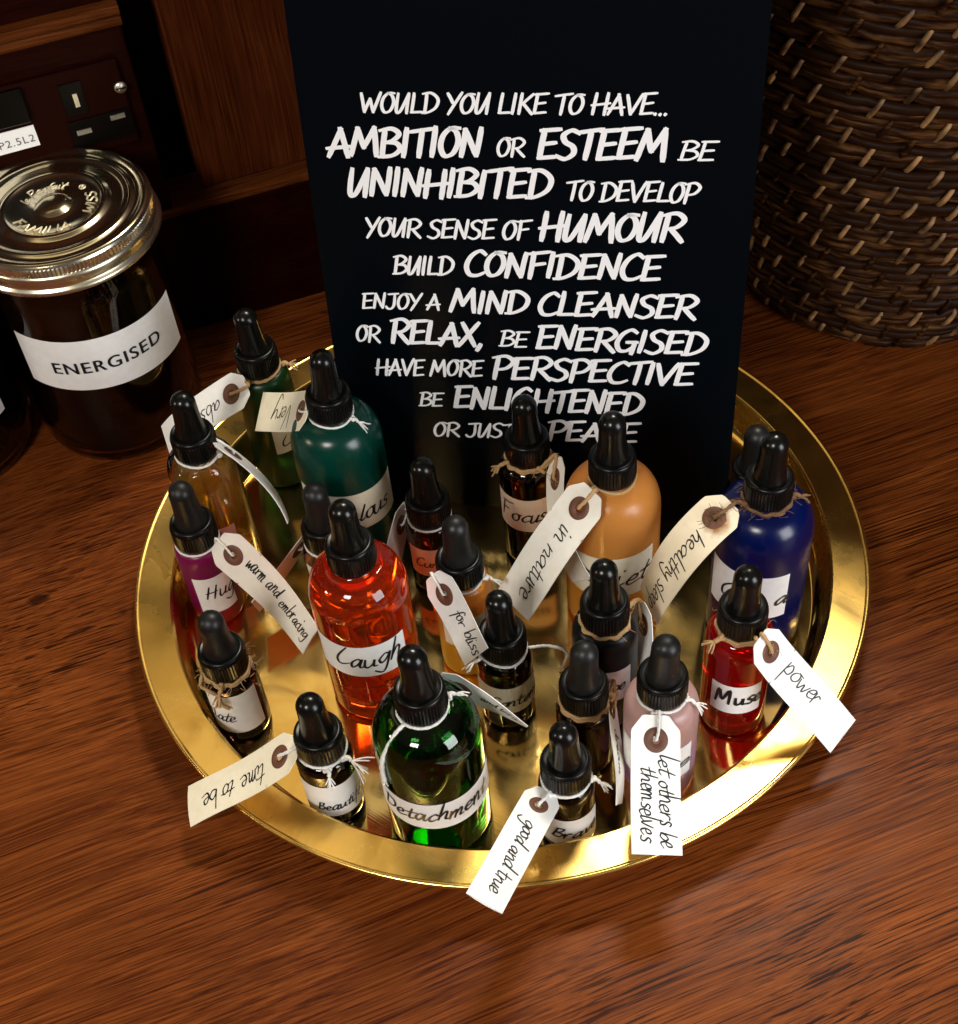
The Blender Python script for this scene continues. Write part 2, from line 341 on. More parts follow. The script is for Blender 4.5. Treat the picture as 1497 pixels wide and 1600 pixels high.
HAND = {  # x-height 1, ascender 2
 'a': (1.05, [[(.76, .82), (.42, 1), (.08, .5), (.24, .0), (.58, .35), (.78, .95), (.72, .22), (.86, .0), (1.08, .25)]]),
 'b': (.85, [[(.16, 2), (.08, .1), (.2, .65), (.52, .95), (.76, .55), (.5, .03), (.1, .08)]]),
 'c': (.78, [[(.72, .85), (.42, 1), (.05, .5), (.28, 0), (.80, .28)]]),
 'd': (1.0, [[(.70, .8), (.36, .96), (.05, .42), (.26, 0), (.62, .4), (.92, 2.0), (.76, .3), (.86, 0), (1.02, .15)]]),
 'e': (.80, [[(.05, .42), (.55, .6), (.52, .98), (.22, .92), (.06, .40), (.32, 0), (.84, .28)]]),
 'f': (.72, [[(.86, 1.85), (.58, 2.05), (.36, 1.3), (.24, -.85)], [(-.02, .92), (.74, 1.08)]]),
 'g': (.95, [[(.76, .85), (.42, 1), (.08, .5), (.3, .05), (.65, .45), (.8, .97), (.70, -.55), (.4, -1.0), (-.1, -.65)]]),
 'h': (.90, [[(.2, 2), (.06, 0)], [(.08, .3), (.42, .98), (.66, .78), (.64, .12), (.9, .05)]]),
 'i': (.42, [[(.1, 1), (.08, .15), (.25, 0), (.44, .2)], [(.17, 1.5), (.21, 1.62)]]),
 'k': (.85, [[(.18, 2), (.06, 0)], [(.66, 1), (.14, .5), (.4, .4), (.75, 0)]]),
 'l': (.42, [[(.22, 2), (.08, .22), (.25, 0), (.44, .2)]]),
 'm': (1.18, [[(.05, 1), (.06, 0)], [(.08, .4), (.3, .98), (.46, .8), (.44, 0)], [(.46, .4), (.7, .98), (.88, .8), (.86, .1), (1.12, .1)]]),
 'n': (.88, [[(.05, 1), (.06, 0)], [(.08, .4), (.42, .98), (.62, .8), (.60, .1), (.86, .12)]]),
 'o': (.80, [[(.46, 1), (.12, .7), (.1, .2), (.4, 0), (.68, .35), (.6, .9), (.36, .98), (.84, .92)]]),
 'p': (.80, [[(.14, 1.05), (.0, -1)], [(.08, .4), (.42, 1), (.7, .65), (.5, .1), (.1, .12)]]),
 'r': (.66, [[(.06, 1), (.08, 0)], [(.1, .5), (.36, .95), (.64, .88)]]),
 's': (.66, [[(.62, .9), (.32, 1), (.16, .7), (.5, .4), (.45, .05), (.02, .06)]]),
 't': (.70, [[(.42, 1.75), (.26, .2), (.42, 0), (.7, .2)], [(-.02, .95), (.82, 1.14)]]),
 'u': (.90, [[(.05, 1), (.08, .2), (.3, 0), (.6, .5), (.68, 1), (.64, .15), (.9, .1)]]),
 'v': (.72, [[(.03, 1), (.3, 0), (.7, 1.05)]]),
 'w': (1.08, [[(.03, 1), (.24, 0), (.52, .8), (.72, 0), (1.06, 1.05)]]),
 'y': (.82, [[(.05, 1), (.2, .3), (.45, .3), (.74, 1.02)], [(.74, 1), (.5, -.6), (.18, -1), (-.15, -.65)]]),
 'L': (1.1, [[(.55, 1.95), (.15, 1.1), (.1, .45), (.4, .02), (1.05, .3)]]),
 'H': (1.35, [[(.2, 1.9), (.05, 0)], [(1.0, 2.0), (.85, 0)], [(-.1, .85), (1.15, 1.1)]]),
 'B': (1.0, [[(.18, 1.8), (.06, 0)], [(.1, 1.75), (.7, 1.7), (.55, 1.1), (.2, .95), (.8, .7), (.6, .05), (-.05, .0)]]),
 'D': (1.25, [[(.12, 1.9), (.1, .02)], [(-.1, 1.75), (.8, 1.5), (1.0, .6), (.5, .05), (.0, .0)]]),
 'C': (1.05, [[(.9, 1.6), (.55, 1.9), (.1, 1.1), (.2, .2), (.55, 0), (1.0, .35)]]),
 'F': (1.05, [[(.2, 1.9), (.08, -.1)], [(.02, 1.85), (1.05, 2.0)], [(.1, 1.0), (.7, 1.1)]]),
 'Q': (1.3, [[(1.0, 1.2), (.1, 1.75), (.35, 1.0), (1.0, .35)], [(.25, 1.05), (.7, .3), (1.1, .1)]]),
 'M': (1.6, [[(.02, 0), (.3, 1.8), (.6, .5), (1.15, 1.9), (1.2, .05)]]),
 'V': (1.0, [[(.05, 1.9), (.4, 0), (1.0, 2.0)]]),
 'E': (1.0, [[(.85, 1.8), (.3, 1.8), (.2, 1.1), (.6, 1.0), (.15, .8), (.15, .1), (.9, .15)]]),
 'P': (1.0, [[(.1, 1.9), (.05, -.2)], [(-.1, 1.8), (.8, 1.75), (.7, 1.0), (.1, .9)]]),
 'Z': (1.1, [[(.1, 1.8), (.95, 1.85), (.05, .05), (1.0, .1)]]),
 ' ': (.60, []),
}
def ribbon(mb, pts, wd, place, h, mi, nib=None, taper=True):
    """flat ink stroke; wd in place() units, place(x, y, h) -> 3D point"""
    vs = []; m = len(pts)
    for i, p in enumerate(pts):
        t = pts[min(i + 1, m - 1)] - pts[max(i - 1, 0)]
        t = t.normalized() if t.length > 1e-9 else Vector((1, 0, 0))
        ww = wd
        if nib is not None:
            a = math.atan2(t.y, t.x); ww = wd * (0.62 + 0.38 * abs(math.sin(a - nib)))
        if taper: 
            u = i / (m - 1); ww *= min(1.0, 0.72 + 1.9 * min(u, 1 - u))
        nx, ny = -t.y * ww / 2, t.x * ww / 2
        ex = (-t * wd * .25) if i == 0 else ((t * wd * .25) if i == m - 1 else Vector((0, 0, 0)))
        vs.append(place(p.x + nx + ex.x, p.y + ny + ex.y, h)); vs.append(place(p.x - nx + ex.x, p.y - ny + ex.y, h))
    mb.add(vs, [(2 * i, 2 * i + 1, 2 * i + 3, 2 * i + 2) for i in range(m - 1)], mi, False)
def caps_line(text, u0, v0, u1, v1, hgt):
    """strokes for one printed phrase, fitted between (u0,v0) and (u1,v1)"""
    total = sum(CAPS[c][0] for c in text) - 0.08
    L = math.hypot(u1 - u0, v1 - v0); ang = math.atan2(v1 - v0, u1 - u0); slant = 0.17; hgt = hgt * 0.90; sxs = (L - 0.08 * hgt - slant * hgt) / total
    out = []; cx = 0
    for c in text:
        adv, st = CAPS[c]; jy = rnd.uniform(-.03, .03); js = rnd.uniform(.96, 1.04)
        for cur, pts in st:
            q = catmull(pts, 7) if cur else catmull([pts[0], (pts[0][0] * .5 + pts[1][0] * .5 + rnd.uniform(-.012, .012), (pts[0][1] + pts[1][1]) / 2), pts[1]], 3)
            qq = []
            for p in q:
                y = (p.y * js + jy) * hgt; xx = (cx + p.x) * sxs + slant * y
                qq.append(Vector((u0 + xx * math.cos(ang) - y * math.sin(ang), v0 + xx * math.sin(ang) + y * math.cos(ang), 0)))
            out.append(qq)
        cx += adv
    return out
def hand_line(text, length=None, xh=1.0, slant=0.18, wob=0.10):
    """strokes for handwriting starting at (0,0); returns strokes and width in x-height units * xh"""
    out = []; cx = 0; drift = 0
    for c in text:
        adv, st = HAND[c]; jy = drift + rnd.uniform(-wob, wob); sc = rnd.uniform(.84, 1.14); sw = rnd.uniform(.88, 1.10); sl = slant + rnd.uniform(-.10, .10)
        drift += rnd.uniform(-.03, .03)
        for pts in st:
            pj = [(p[0] + rnd.uniform(-.03, .03), p[1] + rnd.uniform(-.035, .035)) for p in pts]
            q = catmull(pj, 6); out.append([Vector((cx + p.x * sw + sl * p.y, p.y * sc + jy, 0)) for p in q])
        cx += adv * sw + rnd.uniform(-.05, .06)
    sx_ = (length / cx) if length else xh
    return [[Vector((p.x * sx_, p.y * xh, 0)) for p in s] for s in out], cx * sx_
def ink(mb, strokes, wd, place, mi, h0=0.0, dh=6e-6, nib=0.6, taper=True):
    for i, s in enumerate(strokes):
        ribbon(mb, s, wd, place, h0 + dh * (i % 7), mi if not callable(mi) else mi(i), nib, taper)
def font_mesh(text, size):
    """outline of the built-in sans font as (verts, faces)"""
    cu = bpy.data.curves.new('t', 'FONT'); cu.body = text; cu.size = size; cu.space_character = 1.15
    o = bpy.data.objects.new('t', cu); COL.objects.link(o)
    dg = bpy.context.evaluated_depsgraph_get(); me = o.evaluated_get(dg).to_mesh()
    vs = [tuple(v.co) for v in me.vertices]; fs = [tuple(p.vertices) for p in me.polygons]
    bpy.data.objects.remove(o); bpy.data.curves.remove(cu)
    return vs, fs

# ------------------------------------------------------------------ large structure: table, cabinet
TZ = -0.0025
mb = MB(); mb.box((-1.3, -1.1, TZ - 0.035), (1.5, 0.55, TZ))
table = tag(mb.build('table_top', M_TABLE), kind='structure')

WA = R_(15.38); WE = Vector((math.cos(WA), math.sin(WA), 0)); WN = Vector((-math.sin(WA), math.cos(WA), 0)); WO = Vector((-0.1697, 0.2180, 0))
cab = empty('wooden_cabinet', (WO.x, WO.y, TZ), 'dark mahogany cabinet back with upright board, ledge and moulded socket panel', 'cabinet')
cab.rotation_euler = (0, 0, WA)
def cab_part(name, boxes, m):
    b = MB()
    for lo, hi in boxes: b.box(lo, hi)
    o = b.build(name, m, cab); md = o.modifiers.new('bevel', 'BEVEL'); md.width = 0.0012; md.segments = 2; md.limit_method = 'ANGLE'
    return o
# local axes: x along the wall, y backwards, z up from the table top
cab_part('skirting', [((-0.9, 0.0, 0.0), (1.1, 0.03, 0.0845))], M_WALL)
cab_part('ledge', [((-0.9, -0.0006, 0.0847), (1.1, 0.03, 0.0905))], wood('lit_mahogany', (0, 0, 0), (0.035, 0.006, 0.001), (0.095, 0.022, 0.0045), (0.19, 0.055, 0.012), pore=.5, rough=.42))  # light catching the ledge is put into this paler wood colour
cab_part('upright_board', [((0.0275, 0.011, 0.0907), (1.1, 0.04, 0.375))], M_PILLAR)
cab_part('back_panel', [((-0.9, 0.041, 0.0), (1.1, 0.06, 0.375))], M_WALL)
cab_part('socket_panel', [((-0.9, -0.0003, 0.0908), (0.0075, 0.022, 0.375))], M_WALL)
b = MB()   # moulded rail: profile swept along the wall, its end showing
prof = [(0, .2085), (-.003, .2090), (-.0046, .2110), (-.0046, .2130), (-.0036, .2142), (-.0062, .2160), (-.0090, .2185), (-.0090, .2215), (-.0078, .2222), (0, .2222)]
n = len(prof); vs = [(-0.9, y - .0004, z) for y, z in prof] + [(0.0082, y - .0004, z) for y, z in prof]
b.add(vs, [(i, i + n, i + 1 + n, i + 1) for i in range(n - 1)] + [tuple(range(n)), tuple(range(2 * n - 1, n - 1, -1))], 0, False)
b.build('moulding', cab.children[1].data.materials[0], cab)  # same lightened wood, so the moulding's light is also in its colour

def wall_pt(a, y, z): return WO + WE * a + WN * y + Vector((0, 0, z))
# power socket on the panel: local x along wall, y out of wall towards us is negative
sk = empty('power_socket', wall_pt(-0.02, -0.0004, 0.1600), 'dark brown three pin power socket on the cabinet panel above the jar lid', 'socket'); sk.rotation_euler = (0, 0, WA)
b = MB(); b.box((-0.062, -0.0032, -0.022), (0.0205, 0, 0.029)); o = b.build('face_plate', mat('socket_plate', (0.012, 0.0018, 0.0008), 0.5, spec=0.04), sk)
md = o.modifiers.new('bevel', 'BEVEL'); md.width = 0.002; md.segments = 3
b = MB(); b.box((-0.0125, -0.0040, 0.0035), (-0.001, -0.0028, 0.0225)); b.box((-0.0135, -0.0040, -0.0160), (0.0195, -0.0028, 0.0005)); b.build('pin_recess', M_SOCKET, sk)
for (x0, z0, dx, dz) in ((-0.0068, 0.0085, .0024, .0078), (-0.0105, -0.0080, .0078, .0028), (0.0085, -0.0042, .0078, .0028)):
    b = MB(); b.box((x0, -0.0046, z0), (x0 + dx, -0.0037, z0 + dz)); b.build('contact', M_NICKEL, sk)
b = MB(); b.box((-0.058, -0.0066, 0.0075), (-0.0300, -0.0030, 0.0275)); o = b.build('rocker_switch', M_SOCKET, sk)
md = o.modifiers.new('bevel', 'BEVEL'); md.width = 0.001
b = MB(); vs_, fs_ = [], []
b.lathe([(0, -.0002), (.0030, -.0002), (.0034, .0004), (.0030, .0014), (0.0, .0017)], 24); b.box((-.0026, -.0004, .0012), (.0026, .0004, .0021), 1)
sc = b.build('panel_screw', [M_NICKEL, M_SOCKET], sk); sc.rotation_euler = (R_(90), 0, R_(0)); sc.location = (0.0182, -0.0032, 0.0130)
st = MB(); st.box((-0.040, -0.0005, -0.0056), (0.0, 0, 0.0068))
vs_, fs_ = font_mesh('LP2.5L2', 0.0062)
wmax = max(v[0] for v in vs_)
st.add([(v[0] - wmax - 0.0016, -0.0007, v[1] - 0.0024) for v in vs_], fs_, 1, False)
o = st.build('paper_sticker', [M_STICKER, M_GREYINK]); p = wall_pt(-0.0505, -0.0038, 0.1578); o.location = p; o.rotation_euler = (0, R_(-0.5), WA)
tag(o, 'white sticker printed LP2.5L2 on the socket beside its switch', 'sticker')

# ------------------------------------------------------------------ brass tray
R = 0.185; FZ = 0.115 * R
tray = empty('brass_tray', (0, 0, 0), 'large round brass tray with wide flat rim holding the bottles', 'tray')
b = MB()
b.lathe([(0, 0), (0.30 * R, 0), (0.6 * R, 0), (0.855 * R, 0), (0.868 * R, 0.0006), (0.8775 * R, 0.003)], 160)
b.build('tray_floor', M_BRASS_FLOOR, tray)
b = MB()
b.lathe([(0.8775 * R, 0.003), (0.884 * R, 0.008), (0.8925 * R, FZ - .0022), (0.896 * R, FZ - .0006), (0.902 * R, FZ)], 192)
b.lathe([(0.902 * R, FZ), (0.95 * R, FZ - .0001), (0.985 * R, FZ - .0002)], 192)
b.lathe([(0.985 * R, FZ - .0002), (0.990 * R, FZ + .0004), (0.9955 * R, FZ + .0004), (0.9995 * R, FZ - .0008), (0.997 * R, FZ - .0022), (0.985 * R, FZ - .0024)], 192)
b.lathe([(0.985 * R, FZ - .0024), (0.91 * R, FZ - .0018), (0.893 * R, 0.002), (0.875 * R, -0.0018), (0.86 * R, TZ + .0001), (0, TZ + .0001)], 192)
b.build('rim', M_BRASS_RIM, tray)

# ------------------------------------------------------------------ text board
BA = Vector((-0.07515, 0.06599, 0.0002)); BE = Vector((0.97021624, -0.24224047, 0)); BU = Vector((0.02952169, 0.11823962, 0.99254615)); BN = Vector((-0.24043485, -0.9629844, 0.12186934))
board = empty('text_board', BA, 'tall black board printed with white brush lettering, standing on the tray', 'sign')
board.matrix_world = Matrix(((BE.x, BU.x, BN.x, BA.x), (BE.y, BU.y, BN.y, BA.y), (BE.z, BU.z, BN.z, BA.z), (0, 0, 0, 1)))
b = MB(); b.box((0.001, 0, -0.003), (0.2015, 0.2995, 0)); b.mi[2] = b.mi[3] = b.mi[4] = b.mi[5] = 1
b.build('panel', [M_BOARD, M_BOARDEDGE], board)
b = MB()
LINES = [("WOULD YOU LIKE TO HAVE...", .0289, .2298, .1643, .2339, .0101), ("AMBITION", .012, .2078, .0843, .2106, .015), ("OR", .0886, .2108, .1025, .2118, .0096),
 ("ESTEEM", .1065, .2113, .1652, .2129, .0155), ("BE", .1682, .2134, .1843, .2132, .0096), ("UNINHIBITED", .0187, .1879, .1144, .1914, .015), ("TO DEVELOP", .119, .1906, .1786, .1926, .0105),
 ("YOUR SENSE OF", .0246, .1665, .1035, .1691, .0106), ("HUMOUR", .1068, .1693, .1738, .1724, .0152), ("BUILD", .0363, .1463, .067, .1476, .011), ("CONFIDENCE", .0707, .1475, .1646, .1513, .0146),
 ("ENJOY A", .0187, .1256, .0592, .1273, .0097), ("MIND CLEANSER", .0626, .1265, .1815, .131, .0139), ("OR", .0136, .1052, .0274, .1059, .0101), ("RELAX,", .0313, .1058, .08, .1072, .0146),
 ("BE", .086, .1081, .1009, .1081, .0099), ("ENERGISED", .1037, .1083, .1872, .1103, .0143), ("HAVE MORE", .0218, .0851, .0782, .0886, .0105), ("PERSPECTIVE", .0814, .088, .1824, .0914, .0142),
 ("BE", .0429, .0671, .0563, .0674, .0096), ("ENLIGHTENED", .0606, .0674, .1583, .0708, .0148), ("OR JUST", .0488, .0472, .0928, .0501, .0099), ("PEACE", .1088, .0503, .1562, .0527, .0135)]
for t_, u0, v0, u1, v1, h in LINES:
    big = h > .0125
    ink(b, caps_line(t_, u0, v0, u1, v1, h), h * (0.180 if big else 0.156), lambda x, y, k: (x, y, 0.0002 + k), 0, nib=0.35, dh=4e-6)
b.build('lettering', M_PRINT, board)
b = MB(); b.box((0.085, 0.0004, -0.0048), (0.115, 0.20, -0.0032)); b.build('easel_strut', M_BOARD, board)

# ------------------------------------------------------------------ wicker basket
bk = empty('wicker_basket', (0.262, 0.231, TZ), 'tall dark brown woven wicker basket at the back right of the table', 'basket')
b = MB()
def brad(z): return 0.098 + 0.048 * min(1, z / 0.30) - 0.006 * math.exp(-z / 0.008)
NS = 30
rows = 31
for i in range(rows):
    ph = i * 0.34
    for k in (0, 1):
        z0 = 0.006 + i * 0.0108 + k * 0.0050 + rnd.uniform(-.0007, .0007)
        pts = []; wob = rnd.uniform(0, 6)
        for q in range(NS * 4 + 1):
            a = 2 * math.pi * q / (NS * 4)
            s_ = (q / 4 + ph) % 1.0
            dip = -0.0022 * math.exp(-((s_ - .5) / .11) ** 2)
            rr = brad(z0) + dip + 0.0005 * math.sin(7 * a + wob)
            pts.append((rr * math.cos(a), rr * math.sin(a), z0 + 0.0006 * math.sin(5 * a + wob)))
        b.tube(pts, 0.0029 + rnd.uniform(-.0004, .0004), 7, rnd.choice((0, 0, 2)))
    zc = 0.006 + i * 0.0108 + 0.0025
    for q in range(NS):
        a = 2 * math.pi * (q + .5 - ph) / NS
        pts = []; jz = rnd.uniform(-.0012, .0012); a += rnd.uniform(-.02, .02)
        ln = 0.0088 + rnd.uniform(-.0026, .0016)
        for k in range(6):
            t = k / 5 - .5; da = t * 0.062; z1 = zc + t * 2 * ln + jz
            rr = brad(max(z1, 0)) + 0.0021 - 0.0048 * (2 * t) ** 4
            pts.append((rr * math.cos(a + da), rr * math.sin(a + da), max(z1, 0.001)))
        b.tube(pts, [0.0011, 0.0014, 0.0016, 0.0015, 0.0014, 0.0010], 6, 1 if rnd.random() < .72 else 0)
b.build('woven_side', [M_CANE, M_CANE2, M_CANE3], bk)
b = MB(); b.lathe([(0, 0.001), (0.088, 0.001), (0.0905, 0.004)] + [(brad(z) - .0042, z) for z in (.02, .06, .12, .2, .28, .345)], 64); b.build('lining', M_DARK, bk)

# ------------------------------------------------------------------ preserving jars
def make_jar(loc, label, front):
    j = empty('preserving_jar', loc, label, 'jar', 'preserving jars of dark powder')
    b = MB()
    out = [(0, 0.0012), (.036, 0.0012), (.040, 0.0), (.0445, 0.0018), (.0465, 0.008), (.0468, 0.03), (.0468, .113), (.0462, .123), (.044, .1275), (.0445, .132)]
    inn = [(.0415, .132), (.0415, .1275), (.0436, .122), (.0442, .113), (.0442, .03), (.0438, .010), (.041, .0045), (0, .0045)]
    b.lathe(out + inn, 96); b.build('glass_body', G_SMOKE, j)
    b = MB(); b.lathe([(0, .0048), (.0405, .0048), (.0434, .010), (.0439, .03), (.0439, .113), (.040, .1152), (0.02, .1165), (0, .1155)], 72); b.build('powder', M_POWDER, j)
    # lid: domed disc with pressed rings, knurled band and rolled skirt
    b = MB()
    ring = lambda r, h, w: [(r - w, h[0]), (r - w * .5, h[0] + h[1] * .7), (r, h[0] + h[1]), (r + w * .5, h[0] + h[1] * .7), (r + w, h[0])]
    T = .1475
    prof = [(0, T + .0024), (.0045, T + .0021), (.0080, T + .0012), (.0096, T - .0001), (.0100, T - .0003), (.0234, T - .0003)] + ring(.0264, (T - .0003, .0015), .0030)[1:] + [(.0310, T - .0006), (.0350, T - .0006)] + ring(.0394, (T - .0006, .0012), .0024) + [(.0430, T - .0006), (.0446, T - .0004), (.0464, T + .0006), (.0484, T + .0005), (.0492, T - .0004)]
    b.lathe(prof, 128)
    lid = b.build('lid', M_LID, j)
    b = MB(); N = 300
    b.lathe([(.0492, T - .0004), (.0497, T - .0016)], N)
    b.lathe([(.0497, T - .0016), (.0499, T - .0022), (.0499, T - .0058), (.0497, T - .0064)], N, rf=lambda i: .00035 if i % 2 else -.00035, smooth=False)
    b.lathe([(.0497, T - .0064), (.0505, T - .0070), (.0509, T - .0086), (.0508, T - .0112), (.0504, T - .0124), (.0507, T - .0134), (.0518, T - .0142), (.0524, T - .0154), (.0521, T - .0166), (.0507, T - .0170), (.0470, T - .0160)], 128)
    b.build('band', M_LIDBAND, lid)
    # raised lettering round the middle dome
    b = MB()
    def emboss(strokes, place, wd):
        for s in strokes:
            m = len(s); vs = []
            for i, p in enumerate(s):
                t = s[min(i + 1, m - 1)] - s[max(i - 1, 0)]; t = t.normalized() if t.length > 1e-9 else Vector((1, 0, 0))
                nx, ny = -t.y * wd / 2, t.x * wd / 2
                vs += [place(p.x + nx, p.y + ny, 0), place(p.x, p.y, .00045), place(p.x - nx, p.y - ny, 0)]
            b.add(vs, [(3 * i + k, 3 * i + k + 1, 3 * i + k + 4, 3 * i + k + 3) for i in range(m - 1) for k in (0, 1)], 0, True)
    def arc_place(a0, rad):   # text reads anticlockwise along the lower rim, tops inwards
        def f(x, y, h):
            a = a0 + x / rad; r_ = rad - y
            return (r_ * math.cos(a), r_ * math.sin(a), T - .00025 + h)
        return f
    for txt, a_deg, adv in (('FAMILIA', -152, .0053), ('WISS', -26, .0050)):
        L = adv * len(txt)
        emboss(caps_line(txt, 0, 0, L, 0, .0056), arc_place(R_(a_deg), .0222), .0011)
    ringp = [Vector((.0017 * math.cos(t_ / 12 * 2 * math.pi), .0017 * math.sin(t_ / 12 * 2 * math.pi), 0)) for t_ in range(13)]
    cx_, cy_ = .0190 * math.cos(R_(44)), .0190 * math.sin(R_(44))
    emboss([ringp, [Vector((-.0006, -.0008, 0)), Vector((-.0005, .0009, 0)), Vector((.0006, .0005, 0)), Vector((-.0003, .0001, 0)), Vector((.0007, -.0009, 0))]], lambda x, y, h: (cx_ + x, cy_ + y, T - .00025 + h), .0006)
    ss, L = hand_line('le Parfait', length=.029, xh=.0027, slant=.25)
    def top_place(x, y, h):   # arched script above the dome
        a = R_(166) - x / .0180; r_ = .0142 + y
        return (r_ * math.cos(a), r_ * math.sin(a), T - .00025 + h)
    emboss(ss, top_place, .0008)
    b.build('embossing', M_EMBOSS, lid)
    return j
def cyl_label(mb, rad, a0, a1, z0, z1, tilt0=0.0, tilt1=0.0, n=40, mi=0):
    """paper band on a cylinder; angle 0 faces -y, positive turns to +x"""
    vs = []
    for i in range(n + 1):
        t = i / n; a = a0 + (a1 - a0) * t
        for k, z in ((0, z0 + tilt0 * (t - .5)), (1, z1 + tilt1 * (t - .5))):
            vs.append((rad * math.sin(a), -rad * math.cos(a), z))
    mb.add(vs, [(2 * i, 2 * i + 2, 2 * i + 3, 2 * i + 1) for i in range(n)], mi, True)
def cyl_place(rad, a_mid, z_base):
    def f(x, y, h):
        a = a_mid + x / rad; r_ = rad + h
        return (r_ * math.sin(a), -r_ * math.cos(a), z_base + y)
    return f
jar = make_jar((-0.2078, 0.1570, TZ), 'glass jar labelled ENERGISED with gold screw lid beside the tray', R_(16))
b = MB(); LR = .0469
cyl_label(b, LR, R_(-43), R_(78), .0595, .0945, -.004, -.004)
vs_, fs_ = font_mesh('ENERGISED', 0.0112)
xs_ = [v[0] for v in vs_]; mid = (min(xs_) + max(xs_)) / 2
# split long flat letter edges so they follow the glass
pl = cyl_place(LR, R_(18), .0725); sc_ = .062 / (max(xs_) - min(xs_))
def bold(dx, dy, h): b.add([pl((v[0] - mid) * sc_ + dx, v[1] + dy, h) for v in vs_], fs_, 1, False)
bold(0, 0, .00035); bold(.00045, 0, .0004); bold(.0002, .0002, .00045)
b.build('label', [M_LABEL, M_INK], jar)
jar2 = make_jar((-0.3055, 0.1430, TZ), 'dark glass jar at the left edge, in front of the labelled jar', R_(40))
b = MB(); cyl_label(b, LR, R_(-70), R_(66), .040, .072); b.build('label', [M_LABEL], jar2)

# ------------------------------------------------------------------ dropper bottles
def body_profile(D, H):
    r = D / 2; zn = H - .0385           # cap bottom
    zs = zn - .0022                     # shoulder meets neck ring
    drop = (.0185 if D > .04 else (.0105 if D > .0275 else .0075))
    z0 = zs - drop; rn = .0094
    p = [(0, .0010), (r * .72, .0010), (r * .84, .0002), (r * .93, .0004), (r * .985, .0018), (r, .0042), (r, z0 * .5), (r, z0)]
    for k in range(1, 9):
        a = math.pi / 2 * k / 9
        p.append((rn + (r - rn) * math.cos(a) ** (0.85 if D > .04 else 0.75), z0 + drop * math.sin(a) ** (1.0 if D > .04 else 0.9)))
    p += [(rn + .0003, zs + .0002), (rn, zs + .0012), (rn - .0002, zn + .004)]
    return p, z0
def offset_in(p, t):
    """inner wall: the outline moved in by t"""
    out = []
    for (r, z) in p:
        if r == 0: out.append((0, z + t)); continue
        out.append((max(r - t, .0008), max(z, 0.0010 + t)))
    return out
def make_bottle(key, x, y, H, D, glass_mat, label, liquid=None, pipette=False, rot=0.0, shell=False):
    r = empty('dropper_bottle', (x, y, 0.0002), label, 'dropper bottle', 'dropper bottles on the brass tray')
    p, z0 = body_profile(D, H)
    b = MB()
    if shell:
        inn = offset_in(p, .0016)
        b.lathe(p + inn[::-1], 72)
    else:
        b.lathe(p + [(0, p[-1][1])], 72)
    b.build('bottle_body', glass_mat, r)
    if liquid:
        lm, lev = liquid
        q = offset_in(p, .00172); q = [(max(a - .0001, 0), z + .0001) for a, z in q]
        qq = [k for k in q if k[1] < lev]
        # radius at the surface level
        rl = qq[-1][0]
        for (a, b_) in zip(q[:-1], q[1:]):
            if a[1] < lev <= b_[1]: rl = a[0] + (b_[0] - a[0]) * (lev - a[1]) / (b_[1] - a[1])
        qq += [(rl, lev - .0004), (rl * .97, lev - .0006), (rl * .5, lev - .0007), (0, lev - .0007)]
        b = MB(); b.lathe(qq, 64); b.build('liquid', lm, r)
    zc = H - .0385
    # collar: knurled cap with a rounded shoulder and a recessed top ring
    b = MB(); N = 96
    b.lathe([(.0102, zc - .0004), (.0106, zc), (.0106, zc + .0006)], N)
    b.lathe([(.01055, zc + .0006), (.01085, zc + .0012), (.01085, zc + .0108), (.0105, zc + .0116)], N, rf=lambda i: .00022 if (i // 1) % 2 else -.00022, smooth=False)
    b.lathe([(.0105, zc + .0116), (.01045, zc + .0126), (.0099, zc + .0133), (.0092, zc + .0134)], N)
    b.lathe([(.0092, zc + .0134), (.0084, zc + .0131), (.0060, zc + .0129), (0, zc + .0129)], N)
    b.lathe([(.0102, zc - .0004), (.0096, zc - .0002), (0, zc - .0002)], 48)
    b.build('cap', M_PLASTIC, r)
    b = MB(); zb = zc + .0129
    prof = [(.0079, zb + .0001), (.0079, zb + .0010), (.0074, zb + .0022), (.0067, zb + .0062), (.0063, zb + .0115), (.0061, zb + .0175)]
    zt = H - .0061
    for k in range(0, 10):
        a = math.pi / 2 * k / 9; prof.append((.0061 * math.cos(a), zt + .0061 * math.sin(a)))
    b.lathe(prof, 48); tx_, ty_ = rnd.uniform(-.035, .035), rnd.uniform(-.035, .035)
    b.v = [(q[0] + tx_ * (q[2] - zb), q[1] + ty_ * (q[2] - zb), q[2]) for q in b.v]
    b.build('rubber_bulb', M_RUBBER2 if key in ('clear', 'pink', 'bliss', 'behind', 'hug', 'late', 'brown') else M_RUBBER, r)
    if pipette:
        b = MB(); zlo = .014; b.lathe([(.0004, zlo), (.0016, zlo + .001), (.0030, zlo + .010), (.0032, zc + .002)], 24); b.build('pipette', G_CLEAR, r)
    r.rotation_euler = (0, 0, rot)
    return r
def bottle_label(r, D, m, a0, a1, z0, z1, text, a_text, xh, length=None, zb=None, wd=.00085, slant=.2, tilt=0.0, inkm=M_INK, brown=None):
    b = MB(); rad = D / 2 + .00025
    cyl_label(b, rad, R_(a0), R_(a1), z0, z1, tilt, tilt)
    if text:
        ss, L = hand_line(text, length, xh, slant)
        wd *= 1.2; place = cyl_place(rad, R_(a_text), zb if zb is not None else (z0 + (z1 - z0) * .32))
        if brown: ink(b, ss, wd, place, lambda i: 2 if i in brown else 1, .00022)
        else: ink(b, ss, wd, place, 1, .00022)
    return b.build('label', [m, inkm, M_BROWNINK], r)
B = {}
def bot(key, *a, **k): B[key] = (a[0], a[1], a[2], a[3]); return make_bottle(key, *a, **k)
